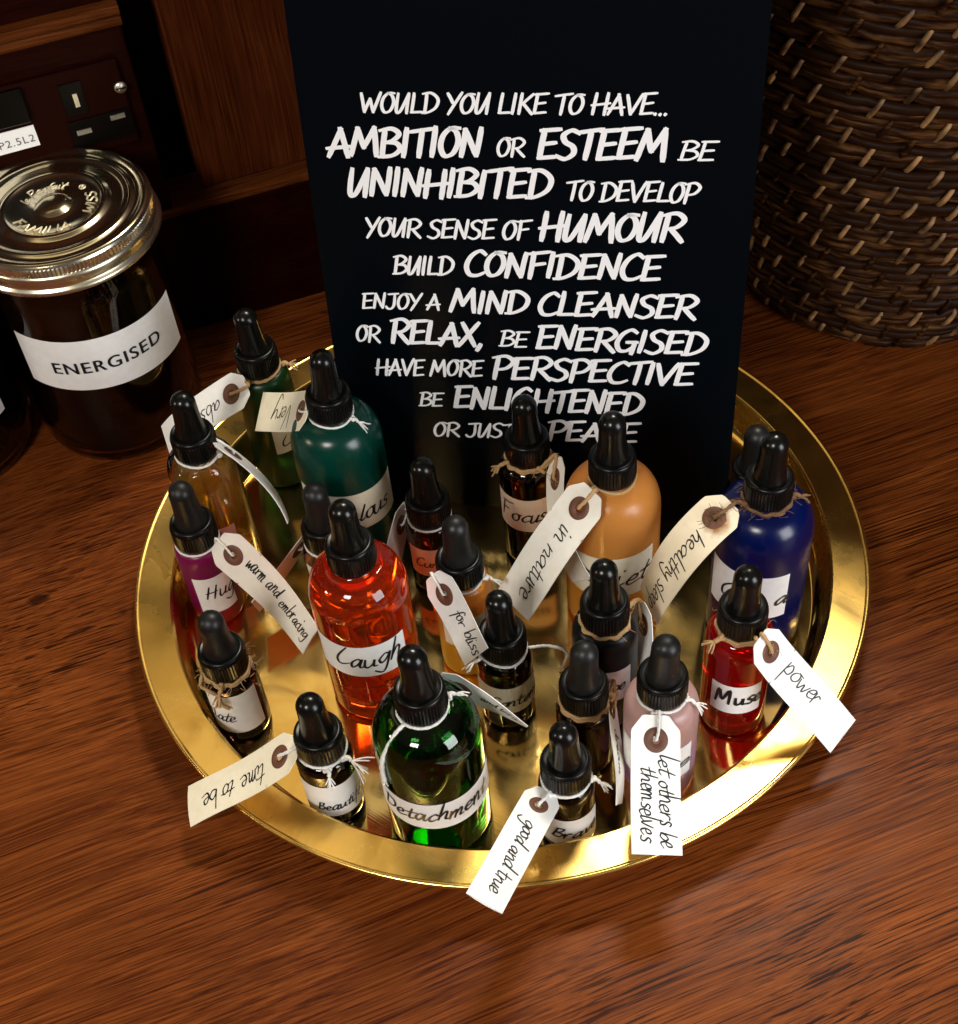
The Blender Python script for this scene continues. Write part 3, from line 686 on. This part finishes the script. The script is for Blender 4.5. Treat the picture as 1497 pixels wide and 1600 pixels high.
r = bot('lust', -0.1123, 0.0906, 0.119, 0.03, F_GREEN, 'narrow frosted dark green bottle at the back left, hung with brown twine')
bottle_label(r, .030, M_LABEL_CREAM, 2, 46, .0285, .052, 'L', 16, .0042, zb=.0335)
r = bot('teal', -0.0733, 0.0359, 0.1355, 0.0455, F_TEAL, 'big frosted teal bottle in front of the left edge of the black board')
bottle_label(r, .0455, M_LABEL_CREAM, -62, 82, .0325, .0590, 'Zealous', -34, .0058, length=.0385, zb=.0395, wd=.0011, tilt=-.004)
r = bot('amber', -0.1412, 0.0321, 0.122, 0.0345, G_CLEAR, 'clear glass bottle of amber yellow liquid with a white cotton string', liquid=(L_AMBER, .0700), pipette=True, shell=True)
bottle_label(r, .0345, M_LABEL_PINK, -40, 37, .0255, .0425, None, 0, .004)
r = bot('hug', -0.1457, -0.0008, 0.095, 0.0255, F_MAGENTA, 'small magenta bottle labelled Hug near the left rim of the tray')
bottle_label(r, .0255, M_LABEL, -27, 62, .0120, .0390, 'Hug', -6, .0050, zb=.0235, wd=.0009)
r = bot('late', -0.1309, -0.0712, 0.0855, 0.026, G_INDIGO, 'small dark bottle wound with fuzzy twine against the left front rim', rot=0)
bottle_label(r, .026, M_LABEL, -60, 60, .0085, .0390, 'Elate', -66, .0040, zb=.0185, wd=.0007)
r = bot('beaut', -0.0866, -0.1213, 0.087, 0.026, G_BLACK, 'small black bottle labelled Beautiful at the front left of the tray')
bottle_label(r, .026, M_LABEL, -62, 82, .0090, .0345, 'Beautiful', -28, .0036, length=.024, zb=.0150, wd=.0008, tilt=-.002)
r = bot('laugh', -0.0649, -0.0584, 0.136, 0.0455, G_ORANGE, 'big clear bottle of orange red liquid labelled Laugh')
bottle_label(r, .0455, M_LABEL, -66, 50, .0395, .0625, 'Laugh', -40, .0068, length=.033, zb=.0475, wd=.00115)
r = bot('clear', -0.0832, -0.0038, 0.087, 0.026, G_CLEAR, 'small clear bottle of golden liquid half hidden behind the orange red bottle', liquid=(L_GOLD, .0350), shell=True, pipette=True)
bottle_label(r, .026, M_LABEL, -58, 50, .016, .0400, None, 0, .004)
r = bot('det', -0.0388, -0.1332, 0.1295, 0.0465, G_GREEN, 'big clear green glass bottle labelled Detachment at the front of the tray', liquid=(L_GREEN, .0560), shell=True, pipette=True)
bottle_label(r, .0465, M_LABEL, -82, 90, .0285, .0490, 'Detachment', -64, .0058, length=.053, zb=.0355, wd=.0011, brown=(9,))
r = bot('curious', -0.0317, 0.0048, 0.088, 0.0255, G_BLACK, 'small black bottle with a peach label reading Curious before the board')
bottle_label(r, .0255, M_LABEL_PEACH, -64, 60, .0150, .0360, 'Curious', -48, .0034, length=.024, zb=.0225, wd=.0007)
r = bot('bliss', -0.0186, -0.0471, 0.104, 0.028, F_ORANGE2, 'frosted amber bottle with a grey white tag hanging down its front')
bottle_label(r, .028, M_LABEL_CREAM, -50, 58, .026, .0485, None, 0, .004)
r = bot('focus', 0.0195, 0.0177, 0.11, 0.0295, G_AMBER_DARK, 'dark bottle labelled Focus standing right before the black board')
bottle_label(r, .0295, M_LABEL_BUFF, -84, 40, .0290, .0530, 'Focus', -70, .0056, zb=.0365, wd=.0010)
r = bot('quiet', 0.0553, -0.0238, 0.1355, 0.0455, F_ORANGE, 'big frosted orange bottle with a torn paper label before the board')
bottle_label(r, .0455, M_LABEL_CREAM, -75, 47, .0330, .0625, 'Quiet', -52, .0062, length=.036, zb=.0420, wd=.0011, tilt=.002)
r = bot('content', -0.0026, -0.0802, 0.089, 0.026, G_BLACK, 'small black bottle labelled Content in the middle of the tray')
bottle_label(r, .026, M_LABEL_CREAM, -88, 86, .0145, .0350, 'Content', -42, .0040, length=.0275, zb=.0205, wd=.0009)
r = bot('hope', 0.0435, -0.0841, 0.109, 0.03, F_BLACK, 'frosted black bottle tied with twine behind the brown bottle')
bottle_label(r, .030, M_LABEL, -70, 41, .0245, .0485, 'Hope', -30, .0042, zb=.0330, wd=.0009)
r = bot('brown', 0.0305, -0.1104, 0.087, 0.0255, G_AMBER_DARK, 'small dark brown bottle without a label, tied with twine')
r = bot('pink', 0.0630, -0.1222, 0.104, 0.033, F_ROSE, 'frosted rose pink bottle behind the tag let others be themselves')
bottle_label(r, .033, M_LABEL, -82, 44, .0170, .0420, 'Fine', -58, .0048, length=.029, zb=.0255, wd=.0009)
r = bot('brave', 0.0181, -0.1472, 0.0855, 0.025, G_BLACK, 'small black bottle labelled Brave at the front edge of the tray')
bottle_label(r, .025, M_LABEL, -64, 68, .0060, .0285, 'Brave', -40, .0042, length=.0225, zb=.0135, wd=.0010)
r = bot('calm', 0.1221, -0.0453, 0.135, 0.0455, F_BLUE, 'big frosted cobalt blue bottle at the right of the tray')
bottle_label(r, .0455, M_LABEL, -80, 22, .0335, .0645, 'Calm a', -62, .0058, length=.034, zb=.0440, wd=.0012)
r = bot('behind', 0.1260, -0.0079, 0.0995, 0.027, G_BLACK, 'small black bottle hidden behind the cobalt blue bottle')
r = bot('muse', 0.1022, -0.0955, 0.11, 0.0305, G_REDFILL, 'clear bottle of bright red liquid labelled Muse near the right rim')
bottle_label(r, .0305, M_LABEL, -56, 34, .0215, .0430, 'Muse', -47, .0054, length=.0225, zb=.0290, wd=.0015, slant=.12)

# ------------------------------------------------------------------ paper tags and strings
def rotv(v):
    v = Vector(v); th = v.length
    return Matrix.Rotation(th, 3, v.normalized())
class Card:
    def __init__(s, p):
        s.p = Vector(p[:3]); s.R = rotv(p[3:6]); s.k = p[6] if abs(p[6]) > 1e-6 else 1e-6; s.W = .0205 * p[7]; s.L = .066 * p[8]; s.tw = p[9]; s.ph = rnd.uniform(0, 6); s.cu = rnd.uniform(-.0010, .0010); s.am = rnd.uniform(.0004, .0009)
    def at(s, x, y, h=0.0):
        q = x - .0105; k = s.k; a = s.tw * q
        h += s.am * math.sin(x * 105 + s.ph + y * 40) + s.cu * (2 * y / s.W) ** 2 * x / s.L
        bi = Vector((-math.sin(k * q), 0, math.cos(k * q)))
        yv = Vector((0, 1, 0)) * math.cos(a) + bi * math.sin(a); nv = bi * math.cos(a) - Vector((0, 1, 0)) * math.sin(a)
        l = Vector((math.sin(k * q) / k, 0, (1 - math.cos(k * q)) / k)) + yv * y + nv * h
        return s.p + s.R @ l
def make_tag(key, p, label, card_mat, lines, string_mat, sr, fringe=None, fuzz=0, fringe2=None):
    c = Card(p); W, L = c.W, c.L; hx = .0105
    root = empty('paper_tag', c.p, label, 'paper tag', 'paper tags hung on the bottles')
    loc = lambda x, y, h=0.0: c.at(x, y, h) - c.p
    t = .00018; b = MB(); NA = 48
    def edge(a):       # outline of the head block seen from the eyelet
        dx, dy = math.cos(a), math.sin(a); best = 1.0
        cl = .0065
        for nx, ny, d in ((1, 0, hx), (-1, 0, hx), (0, 1, W / 2), (0, -1, W / 2)):
            q = nx * dx + ny * dy
            if q > 1e-6: best = min(best, d / q)
        # clipped corners: line through (-hx, .26W) and (-hx+cl, .5W)
        for sgn in (1, -1):
            nx, ny = -(.24 * W), cl; ln = math.hypot(nx, ny); nx /= ln; ny = ny / ln
            d = nx * (-hx) + ny * (.26 * W); q = nx * dx + ny * sgn * dy
            if q > 1e-6: best = min(best, d / q)
        return best
    angs = [2 * math.pi * i / NA for i in range(NA)]
    for sgn in (1, -1):
        vs = []
        for a in angs:
            e0, e1 = .0019, edge(a)
            for k in range(4):
                rr = e0 + (e1 - e0) * k / 3
                vs.append(loc(hx + rr * math.cos(a), rr * math.sin(a), sgn * t))
        fs = []
        for i in range(NA):
            j = (i + 1) % NA
            for k in range(3):
                f = (i * 4 + k, i * 4 + k + 1, j * 4 + k + 1, j * 4 + k); fs.append(f if sgn > 0 else f[::-1])
        b.add(vs, fs, 0, True)
        nx_ = 18; vs = []
        for i in range(nx_ + 1):
            x = 2 * hx + (L - 2 * hx) * i / nx_
            for k in range(5): vs.append(loc(x, W * (k / 4 - .5), sgn * t))
        fs = []
        for i in range(nx_):
            for k in range(4):
                f = (i * 5 + k, (i + 1) * 5 + k, (i + 1) * 5 + k + 1, i * 5 + k + 1); fs.append(f if sgn > 0 else f[::-1])
        b.add(vs, fs, 0, True)
    out = [(hx + edge(a) * math.cos(a), edge(a) * math.sin(a)) for a in angs if abs(hx + edge(a) * math.cos(a) - 2 * hx) > 1e-5]
    st0 = [q for q in out if q[1] > 0]; st1 = [q for q in out if q[1] <= 0]
    rim = [(L, W / 2)] + [(2 * hx + (L - 2 * hx) * i / 8, W / 2) for i in range(7, -1, -1)]
    rim += sorted(st0, key=lambda q: math.atan2(q[1], q[0] - hx)) + sorted(st1, key=lambda q: math.atan2(q[1], q[0] - hx) % (2 * math.pi))
    rim += [(2 * hx + (L - 2 * hx) * i / 8, -W / 2) for i in range(0, 9)]
    vs = []
    for (x, y) in rim + [rim[0]]: vs += [loc(x, y, t), loc(x, y, -t)]
    b.add(vs, [(2 * i, 2 * i + 2, 2 * i + 3, 2 * i + 1) for i in range(len(rim))], 0, False)
    for (text, x0, y0, length, xh) in lines:
        ss, Lw = hand_line(text, length, xh, .15)
        ink(b, ss, .00080, lambda x, y, h, x0=x0, y0=y0: loc(x0 + x, y0 + y, t + .00008 + h), 1, dh=6e-6)
    b.build('card', [card_mat, M_INK], root)
    b = MB(); ro = .0054 * min(1.0, W / .0205)
    for sgn in (1, -1):
        vs = []
        for a in angs:
            for rr, h in ((.0018, t + .00002), (.0019, t + .0002), (ro - .0002, t + .0002), (ro, t + .00002)): vs.append(loc(hx + rr * math.cos(a), rr * math.sin(a), sgn * h))
        fs = []
        for i in range(NA):
            j = (i + 1) % NA
            for k in range(3):
                f = (i * 4 + k, i * 4 + k + 1, j * 4 + k + 1, j * 4 + k); fs.append(f if sgn > 0 else f[::-1])
        b.add(vs, fs, 0, True)
    b.build('eyelet', M_EYELET, root)
    # string: loop round the neck, two strands to the eyelet
    b = MB(); bx, by, H, D = B[key]; zn = H - .0398
    add_loop(b, bx, by, zn, sr, c.p, loc, fuzz)
    tx, ty = c.p.x - bx, c.p.y - by; dl = math.hypot(tx, ty) or 1
    P0 = Vector((bx + tx / dl * .0112, by + ty / dl * .0112, zn))
    head_f = c.at(-.001, .0012, .0012); head_b = c.at(-.0008, -.0012, -.0012)
    hole_f = c.at(hx - .0006, .0002, .0011); hole = c.at(hx, 0, 0); hole_b = c.at(hx - .0004, -.0004, -.0014)
    path = catmull([P0, P0.lerp(head_f, .5) + Vector((0, 0, .001)), head_f, c.at(hx * .55, .001, .0013), hole_f, hole, hole_b, c.at(hx * .5, -.0014, -.0014), head_b, P0.lerp(head_b, .4), P0 + Vector((0, 0, -.0012))], 6)
    b.tube([q - c.p for q in path], sr, 7, 0, 0.9, .16)
    kn = catmull([P0 + Vector((rnd.uniform(-.0018, .0018), rnd.uniform(-.0018, .0018), rnd.uniform(-.0016, .0016))) for _ in range(7)], 4)
    b.tube([q - c.p for q in kn], sr, 6)
    if fringe is not None: add_fringe(b, bx, by, zn, fringe, sr, c.p)
    if fringe2 is not None: add_fringe(b, bx, by, zn, fringe2, sr, c.p, 10, .014)
    if fuzz: add_fuzz(b, bx, by, zn, c.p, fuzz, hole_f)
    b.build('string', string_mat, root)
    return root
def add_loop(b, bx, by, zn, sr, org, loc=None, fuzz=0):
    n = 56; ph = rnd.uniform(0, 6)
    for turn in (0, 1):
        pts = []
        for i in range(n + 1):
            a = 2 * math.pi * i / n + ph
            rr = .0106 + .0002 * turn + (.0004 * math.sin(9 * a) if fuzz else .00015 * math.sin(4 * a))
            pts.append(Vector((bx + rr * math.cos(a), by + rr * math.sin(a), zn - turn * sr * 1.6 + .0005 * math.sin(2 * a + ph + turn))) - org)
        b.tube(pts, sr, 7, 0, 0.9, .18)
        if not fuzz: break
def add_fringe(b, bx, by, zn, deg, sr, org, n=9, ln=.008):
    a = R_(deg); base = Vector((bx + .0112 * math.sin(a), by - .0112 * math.cos(a), zn))
    out = Vector((math.sin(a), -math.cos(a), 0)); side = Vector((math.cos(a), math.sin(a), 0))
    kn = catmull([base + Vector((rnd.uniform(-.0016, .0016), rnd.uniform(-.0016, .0016), rnd.uniform(-.0014, .0014))) for _ in range(7)], 4)
    b.tube([q - org for q in kn], sr * 1.1, 6)
    mid = base + out * .0035 + Vector((0, 0, -.001))
    b.tube([q - org for q in catmull([base, base + out * .002 + side * .0006, mid], 4)], sr * 1.25, 6)
    for i in range(n):
        d = (out * rnd.uniform(.5, 1) + side * rnd.uniform(-.55, .55) + Vector((0, 0, rnd.uniform(-.8, .15)))).normalized()
        l_ = ln * rnd.uniform(.45, .8)
        b.tube([q - org for q in catmull([mid, mid + d * l_ * .5 + side * rnd.uniform(-.0006, .0006), mid + d * l_ + Vector((0, 0, -.001))], 4)], [sr * .5] * 4 + [sr * .42] * 4 + [sr * .25], 5)
def add_fuzz(b, bx, by, zn, org, n, extra=None):
    for i in range(n):
        a = rnd.uniform(0, 2 * math.pi); rr = .0112
        p = Vector((bx + rr * math.cos(a), by + rr * math.sin(a), zn + rnd.uniform(-.0016, .0008)))
        if extra is not None and rnd.random() < .4: p = Vector(extra) + Vector((rnd.uniform(-.004, .004), rnd.uniform(-.004, .004), rnd.uniform(0, .002)))
        d = Vector((rnd.gauss(0, 1), rnd.gauss(0, 1), rnd.gauss(0, .8))).normalized()
        o_ = Vector((p.x - bx, p.y - by, 0)).normalized()
        if d.dot(o_) < 0: d = -d
        l_ = rnd.uniform(.0025, .0065)
        bend = Vector((rnd.gauss(0, 1), rnd.gauss(0, 1), rnd.gauss(0, 1))) * l_ * .25
        b.tube([q - org for q in catmull([p, p + d * l_ * .5 + bend, p + d * l_], 3)], .00012, 4)
TG = {
    'lust': (-0.1272, 0.0760, 0.0765, 0.747, 0.728, -2.824, -8.169, 1.008, 1.025, 0.505),
    'teal': (-0.0877, 0.0392, 0.0955, 1.602, 0.668, -3.291, 2.344, 0.999, 0.872, -1.576),
    'hug': (-0.1273, -0.0131, 0.0551, 1.102, 0.083, -0.892, 6.084, 1.105, 1.025, 5.148),
    'beaut': (-0.1053, -0.1232, 0.0462, -0.966, -0.128, 3.051, 1.522, 0.992, 1.008, 0.190),
    'bliss': (-0.0271, -0.0616, 0.0695, -11.868, 2.479, 12.058, 0.043, 1.005, 0.643, 0.370),
    'quiet': (0.0378, -0.0393, 0.0939, 5.622, 2.344, -13.946, -2.350, 1.099, 1.049, -0.341),
    'pink': (0.0568, -0.1437, 0.0613, -1.212, -3.354, 10.251, 0.935, 1.050, 0.875, 0.244),
    'brave': (0.0045, -0.1618, 0.0483, -0.444, 0.022, -2.064, -2.741, 0.790, 1.008, -1.226),
    'calm': (0.0973, -0.0513, 0.0914, 0.456, 0.369, -2.539, -19.811, 1.022, 1.082, 5.211),
    'muse': (0.1123, -0.1108, 0.0688, 9.948, 13.997, -10.347, 1.789, 0.943, 1.064, 1.138),
    'curious': (-0.0465, 0.0116, 0.0348, 1.086, -3.185, 2.633, -2.762, 0.961, 1.041, 0.222),
    'focus': (0.0304, -0.0037, 0.0750, -2.269, 0.954, 3.148, -12.271, 0.997, 0.933, -0.001),
    'hope': (0.0618, -0.0759, 0.0500, -2.656, 0.846, 2.858, 4.396, 1.005, 0.828, 3.440),
    'brown': (0.0440, -0.1102, 0.0372, -0.613, 1.296, -0.987, -3.491, 0.999, 0.808, -0.452),
    'clear': (-0.0994, 0.0052, 0.0319, 1.019, -3.168, 2.042, -4.015, 0.995, 0.708, 0.639),
    'amber': (-0.1227, 0.0259, 0.0852, -0.692, 0.660, -0.297, -14.653, 0.993, 0.813, -2.885),
    'det': (-0.0230, -0.1151, 0.0722, 1.662, -0.211, -0.657, -0.461, 0.995, 0.654, 10.788)}
STAINED = paper('stained_manila_card', (0.80, 0.70, 0.52), stain=((.001, -.0015, 0), .0050, (0.33, 0.15, 0.035)))
make_tag('lust', TG['lust'], 'white tag reading absolute, on twine from the dark green bottle', M_CARD_WHITE, [('absolute', .0185, -.0014, .036, .0050)], M_TWINE, .0009, fringe=95)
make_tag('teal', TG['teal'], 'cream tag reading Very, upside down beside the teal bottle', M_CARD_CREAM, [('Very', .024, -.003, .020, .0056)], M_COTTON, .0006, fringe=60)
make_tag('hug', TG['hug'], 'long cream tag reading warm and embracing, across the left of the tray', M_CARD, [('warm and', .0180, .0002, .0225, .0046), ('embracing', .0425, -.0022, .0225, .0046)], M_COTTON, .0006)
make_tag('beaut', TG['beaut'], 'cream tag reading time to be, sticking out over the left front rim', M_CARD_CREAM, [('time to be', .0200, -.0016, .037, .0046)], M_COTTON, .00075, fringe=10, fringe2=58)
make_tag('bliss', TG['bliss'], 'grey white tag reading for bliss, hanging on the frosted amber bottle', M_CARD_WHITE, [('for bliss', .0195, -.001, .022, .0042)], M_COTTON, .0006, fringe=75)
make_tag('quiet', TG['quiet'], 'long cream tag reading in nature, held by twine on the frosted orange bottle', M_CARD, [('in nature', .0210, -.0016, .041, .0048)], M_TWINE, .0009)
make_tag('pink', TG['pink'], 'white tag reading let others be themselves, hanging over the front rim', M_CARD_WHITE, [('let others be', .0165, .0016, .038, .0042), ('themselves', .0215, -.0066, .031, .0042)], M_COTTON, .0007, fringe=62)
make_tag('brave', TG['brave'], 'white tag reading good and true, hanging over the front edge of the tray', M_CARD_WHITE, [('good and true', .0205, -.0014, .039, .0035)], M_COTTON, .0007, fringe=72)
make_tag('calm', TG['calm'], 'bent manila tag reading healthy sleep, stained brown around its eyelet', STAINED, [('healthy sleep', .0195, -.0014, .048, .0046)], M_TWINE_DARK, .0009, fringe=85, fuzz=90)
make_tag('muse', TG['muse'], 'white tag reading power, hanging over the right rim from the red bottle', M_CARD_WHITE, [('power', .0220, -.0014, .025, .0050)], M_TWINE, .0009, fringe=-62, fuzz=10)
make_tag('curious', TG['curious'], 'white tag half hidden behind the orange red bottle, on the peach labelled bottle', M_CARD, [('in mind', .030, -.001, .022, .003)], M_COTTON, .0006, fringe=45)
make_tag('focus', TG['focus'], 'cream tag tucked behind the tag in nature, on the bottle labelled Focus', M_CARD, [], M_TWINE, .0009, fringe=-75, fuzz=14)
make_tag('hope', TG['hope'], 'narrow white tag between the frosted black bottle and the rose pink bottle', M_CARD_WHITE, [], M_TWINE, .0009, fuzz=16)
make_tag('brown', TG['brown'], 'narrow pinkish white tag squeezed beside the unlabelled dark brown bottle', M_CARD, [('dream', .02, -.001, .020, .003)], M_TWINE, .0009, fuzz=8)
make_tag('clear', TG['clear'], 'narrow cream tag seen nearly edge on, from the bottle of golden liquid', M_CARD, [], M_COTTON, .0006)
make_tag('amber', TG['amber'], 'curled white tag seen edge on, drooping from the amber liquid bottle', M_CARD_WHITE, [], M_COTTON, .0007)
DT = make_tag('det', TG['det'], 'twisted white tag curling away from the green glass bottle', M_CARD_WHITE, [('and let go', .02, -.001, .020, .003)], M_COTTON, .0007, fringe=110)
bx, by, H, D = B['det']; zn = H - .0398; b = MB(); a_ = R_(-52)
pp = [Vector((bx + q * math.sin(a_ + w_), by - q * math.cos(a_ + w_), zn - d_)) for q, d_, w_ in ((.0112, 0, .1), (.0150, .0018, .05), (.0205, .0085, 0), (.0236, .0160, -.03), (.0243, .0250, -.06), (.0244, .0320, -.05))]
b.tube([q - DT.location for q in catmull(pp, 6)], [.0009 + .0000 * i for i in range(16)] + [.0011] * 15, 7, 0, .9, .2)
for i in range(7):
    e0 = pp[-1]; e1 = e0 + Vector((rnd.uniform(-.0016, .0016), rnd.uniform(-.0012, .0004), -rnd.uniform(.002, .0036)))
    b.tube([e0 - DT.location, e0.lerp(e1, .5) - DT.location, e1 - DT.location], .00035, 5)
b.build('string', M_COTTON, DT)
# strings whose tags are out of sight
def loose(key, label, m, sr, fringe=None, fuzz=0, tail=None):
    bx, by, H, D = B[key]; zn = H - .0398; org = Vector((bx, by, zn)); b = MB()
    add_loop(b, bx, by, zn, sr, org, None, fuzz)
    if fringe is not None: add_fringe(b, bx, by, zn, fringe, sr, org, 10, .009)
    if fuzz: add_fuzz(b, bx, by, zn, org, fuzz)
    if tail: b.tube([q - org for q in catmull([Vector(t_) for t_ in tail], 8)], sr, 7, 0, .9, .18)
    o = b.build('neck_string', m); o.location = org; tag(o, label, 'string'); return o
bx, by, H, D = B['late']
zn = H - .0398
loose('late', 'fuzzy tan twine knotted round the small dark bottle by the left front rim', M_TWINE, .00085, fringe=-12, fuzz=60,
      tail=[(bx - .011, by - .002, zn), (bx - .0125, by - .007, zn - .003), (bx - .009, by - .0115, zn - .001), (bx - .005, by - .0125, zn - .005), (bx - .0035, by - .0145, zn - .010), (bx - .001, by - .0146, zn - .0135)])
bx, by, H, D = B['content']; zn = H - .0398
loose('content', 'pale string with a frayed knot round the bottle labelled Content', M_COTTON, .0007, fringe=-70,
      tail=[(bx + .0108, by - .001, zn), (bx + .014, by - .001, zn), (bx + .02, by + .003, zn - .006), (bx + .027, by + .006, zn - .014), (bx + .0300, by + .011, zn - .026), (bx + .0285, by + .0150, zn - .040), (bx + .0270, by + .0175, .0012)])
